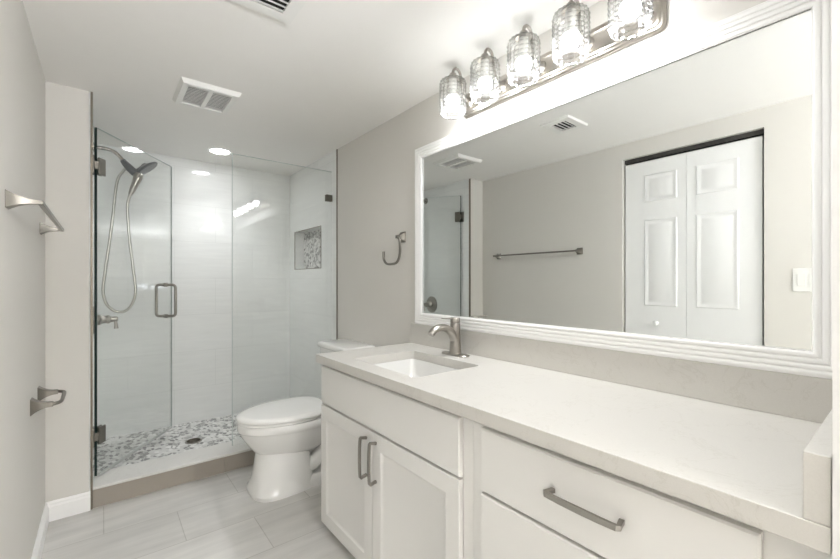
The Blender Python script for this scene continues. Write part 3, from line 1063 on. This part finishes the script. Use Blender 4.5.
def flared_post(base, n_, u, length, hw0, hh0, hw1, hh1, drop=0.0, steps=9):
    """square flange that flares from the wall to a slim neck"""
    base, n_, u = Vector(base), Vector(n_), Vector(u)
    v = n_.cross(u)
    rings = []
    for i in range(steps + 1):
        t = i / steps
        e_ = (1 - t) ** 2.4
        w_, h_ = hw1 + (hw0 - hw1) * e_, hh1 + (hh0 - hh1) * e_
        c_ = base + n_ * length * t - v * 0 + Vector((0, 0, -drop * (1 - e_)))
        rings.append([c_ + u * w_ + v * h_, c_ - u * w_ + v * h_, c_ - u * w_ - v * h_, c_ + u * w_ - v * h_])
    rings.insert(0, [p.copy() for p in rings[0]])
    rings[0] = [p - n_ * 0.0 for p in rings[0]]
    return MB().loft(rings[1:])


build('post', flared_post((W - 0.0005, 1.905, 1.463), (-1, 0, 0), (0, 1, 0), 0.048, 0.028, 0.032, 0.011, 0.009), M['satin'], hk, bevel=0.001)
hx = W - 0.040
rp = [(hx, 1.898, 1.466), (hx, 1.885, 1.440), (hx, 1.880, 1.385), (hx, 1.888, 1.345), (hx, 1.908, 1.318), (hx, 1.935, 1.308), (hx, 1.995, 1.306), (hx, 2.030, 1.316), (hx, 2.050, 1.340), (hx, 2.053, 1.385)]
build('ring', MB().tube(smooth_path(rp, 6), 0.0075, 12), M['satin'], hk)

# ------------------------------------------------------------------ towel bar on the left wall
tb = thing('towel_bar', (L, 2.07, 1.45), 'brushed nickel towel bar on flared square posts, left wall', 'towel bar')
for y in (1.690, 2.515):
    build('post', flared_post((L + 0.0005, y, 1.444), (1, 0, 0), (0, 1, 0), 0.080, 0.026, 0.027, 0.008, 0.006), M['satin'], tb, bevel=0.001)
build('rail', MB().obox((L + 0.0745, 2.1025, 1.4435), (0, 1, 0), (1, 0, 0), (0, 0, 1), 0.4195, 0.0065, 0.0065), M['satin'], tb, bevel=0.0015)

# ------------------------------------------------------------------ toilet paper holder
tp = thing('toilet_paper_holder', (L, 2.31, 0.69), 'empty nickel toilet paper holder with two flared posts, low on the left wall', 'toilet paper holder')
for y, z in ((2.205, 0.703), (2.435, 0.703)):
    build('post', flared_post((L + 0.0005, y, z), (1, 0, 0), (0, 1, 0), 0.066, 0.026, 0.033, 0.011, 0.009), M['satin'], tp, bevel=0.001)
bx = L + 0.060
bp = smooth_path([(bx - 0.006, 2.20, 0.703), (bx + 0.012, 2.205, 0.703), (bx + 0.026, 2.225, 0.703), (bx + 0.030, 2.26, 0.703), (bx + 0.030, 2.32, 0.703), (bx + 0.030, 2.38, 0.703), (bx + 0.026, 2.415, 0.703), (bx + 0.012, 2.435, 0.703), (bx - 0.006, 2.44, 0.703)], 5)
build('roll_bar', MB().tube(bp, 0.0075, 12), M['satin'], tp)

# ------------------------------------------------------------------ toilet
TY = 2.36
to = thing('toilet', (1.0, TY, 0), 'white two-piece toilet with its lid down between the shower and the vanity', 'toilet')


def egg(xf, xb, hw, z, n=48, p=2.0, pb=2.6, mid=0.56):
    """plan outline: rounded nose at xf, squarer tail at xb"""
    xm = xf + (xb - xf) * mid
    pts = []
    for i in range(n):
        a = 2 * PI * i / n
        ca, sa = math.cos(a), math.sin(a)
        q = p if ca > 0 else pb
        ex_ = abs(ca) ** (2 / q) * (1 if ca > 0 else -1)
        ey_ = abs(sa) ** (2 / q) * (1 if sa > 0 else -1)
        x = xm - ex_ * (xm - xf) if ca > 0 else xm - ex_ * (xb - xm)
        pts.append((x, TY + ey_ * hw, z))
    return pts


mb = MB()
# bowl with its rim
mb.loft([egg(0.78, 1.02, 0.080, 0.190), egg(0.715, 1.06, 0.115, 0.203), egg(0.672, 1.10, 0.145, 0.235), egg(0.640, 1.14, 0.166, 0.278), egg(0.612, 1.17, 0.182, 0.322), egg(0.597, 1.18, 0.189, 0.352),
         egg(0.594, 1.18, 0.191, 0.358), egg(0.588, 1.18, 0.196, 0.364), egg(0.586, 1.18, 0.197, 0.395), egg(0.591, 1.18, 0.193, 0.404)])
# pedestal
mb.loft([egg(0.648, 1.00, 0.162, 0.0, p=3.0, pb=3.5, mid=0.45), egg(0.648, 1.00, 0.162, 0.018, p=3.0, pb=3.5, mid=0.45), egg(0.654, 1.00, 0.156, 0.028, p=2.8, pb=3.5, mid=0.45), egg(0.668, 0.99, 0.144, 0.10, pb=3.5, mid=0.5),
         egg(0.678, 0.98, 0.136, 0.17, pb=3.5, mid=0.5), egg(0.686, 0.98, 0.130, 0.225, pb=3.5, mid=0.5), egg(0.700, 0.99, 0.125, 0.27, pb=3.5, mid=0.5)])
# rear foot and the column that carries the tank
mb.loft([egg(0.80, 1.30, 0.148, 0.0, pb=3.5, p=3), egg(0.80, 1.30, 0.148, 0.022, pb=3.5, p=3), egg(0.82, 1.29, 0.138, 0.045, pb=3.5, p=3), egg(0.84, 1.28, 0.125, 0.060, pb=3.5, p=3)])
mb.loft([egg(1.14, 1.30, 0.10, 0.03, pb=4, p=4), egg(1.13, 1.31, 0.10, 0.25, pb=4, p=4), egg(1.08, 1.37, 0.15, 0.36, pb=4, p=4), egg(1.08, 1.37, 0.17, 0.398, pb=4, p=4)])
# trapway bulging on both flanks
for sgn in (-1, 1):
    yq = TY + sgn * 0.075
    mb.tube(smooth_path([(0.92, yq, 0.10), (0.99, yq, 0.115), (1.06, yq, 0.165), (1.11, yq, 0.215), (1.17, yq, 0.205), (1.20, yq, 0.13), (1.21, yq, 0.05)], 5), 0.045, 16)
bw = build('bowl', mb, M['porcelain'], to, smooth=40)
mb = MB().loft([egg(0.590, 1.09, 0.189, 0.4055), egg(0.585, 1.095, 0.195, 0.409), egg(0.585, 1.095, 0.195, 0.418), egg(0.589, 1.09, 0.191, 0.422)])
build('seat', mb, M['porcelain'], to, smooth=50)
mb = MB().loft([egg(0.590, 1.10, 0.194, 0.4255, pb=3.2), egg(0.580, 1.105, 0.204, 0.429, pb=3.2), egg(0.580, 1.105, 0.204, 0.440, pb=3.2), egg(0.587, 1.10, 0.198, 0.447, pb=3.2), egg(0.62, 1.085, 0.173, 0.4505, pb=3.2), egg(0.72, 1.02, 0.10, 0.453, pb=3.2), egg(0.80, 0.95, 0.03, 0.454, pb=3.2)])
build('lid', mb, M['porcelain'], to, smooth=50)
for sgn in (-1, 1):
    mb = MB().lathe([(0.001, -0.03), (0.012, -0.03), (0.012, 0.03), (0.001, 0.03)], (1.115, TY + sgn * 0.075, 0.418), (0, 1, 0), 16)
    build('hinge', mb, M['plastic'], to)
tx0, tx1, ty0, ty1 = 1.168, 1.376, 2.190, 2.590
build('tank', MB().loft([rrect(tx0 + 0.03, tx1 - 0.005, ty0 + 0.03, ty1 - 0.03, 0.03, 0.399), rrect(tx0 + 0.015, tx1, ty0 + 0.015, ty1 - 0.015, 0.03, 0.43), rrect(tx0 + 0.004, tx1, ty0 + 0.004, ty1 - 0.004, 0.03, 0.60), rrect(tx0, tx1, ty0, ty1, 0.03, 0.7555)]), M['porcelain'], to, smooth=50)
e = 0.014
build('tank_lid', MB().loft([rrect(tx0 - e + 0.004, tx1 + 0.005, ty0 - e + 0.004, ty1 + e - 0.004, 0.034, 0.756), rrect(tx0 - e, tx1 + 0.006, ty0 - e, ty1 + e, 0.036, 0.760), rrect(tx0 - e, tx1 + 0.006, ty0 - e, ty1 + e, 0.036, 0.780),
                             rrect(tx0 - e + 0.004, tx1 + 0.004, ty0 - e + 0.004, ty1 + e - 0.004, 0.034, 0.787), rrect(tx0 - e + 0.02, tx1 - 0.01, ty0 - e + 0.02, ty1 + e - 0.02, 0.03, 0.790)]), M['porcelain'], to, smooth=50)
mb = MB().lathe([(0.001, 0.0), (0.014, 0.0), (0.014, 0.008), (0.008, 0.014)], (tx0 + 0.001, ty0 + 0.06, 0.70), (-1, 0, 0), 18)
mb.tube([(tx0 - 0.012, ty0 + 0.06, 0.70), (tx0 - 0.016, ty0 + 0.09, 0.697), (tx0 - 0.016, ty0 + 0.13, 0.692)], [0.006, 0.006, 0.008], 12)
build('flush_lever', mb, M['nickel'], to)
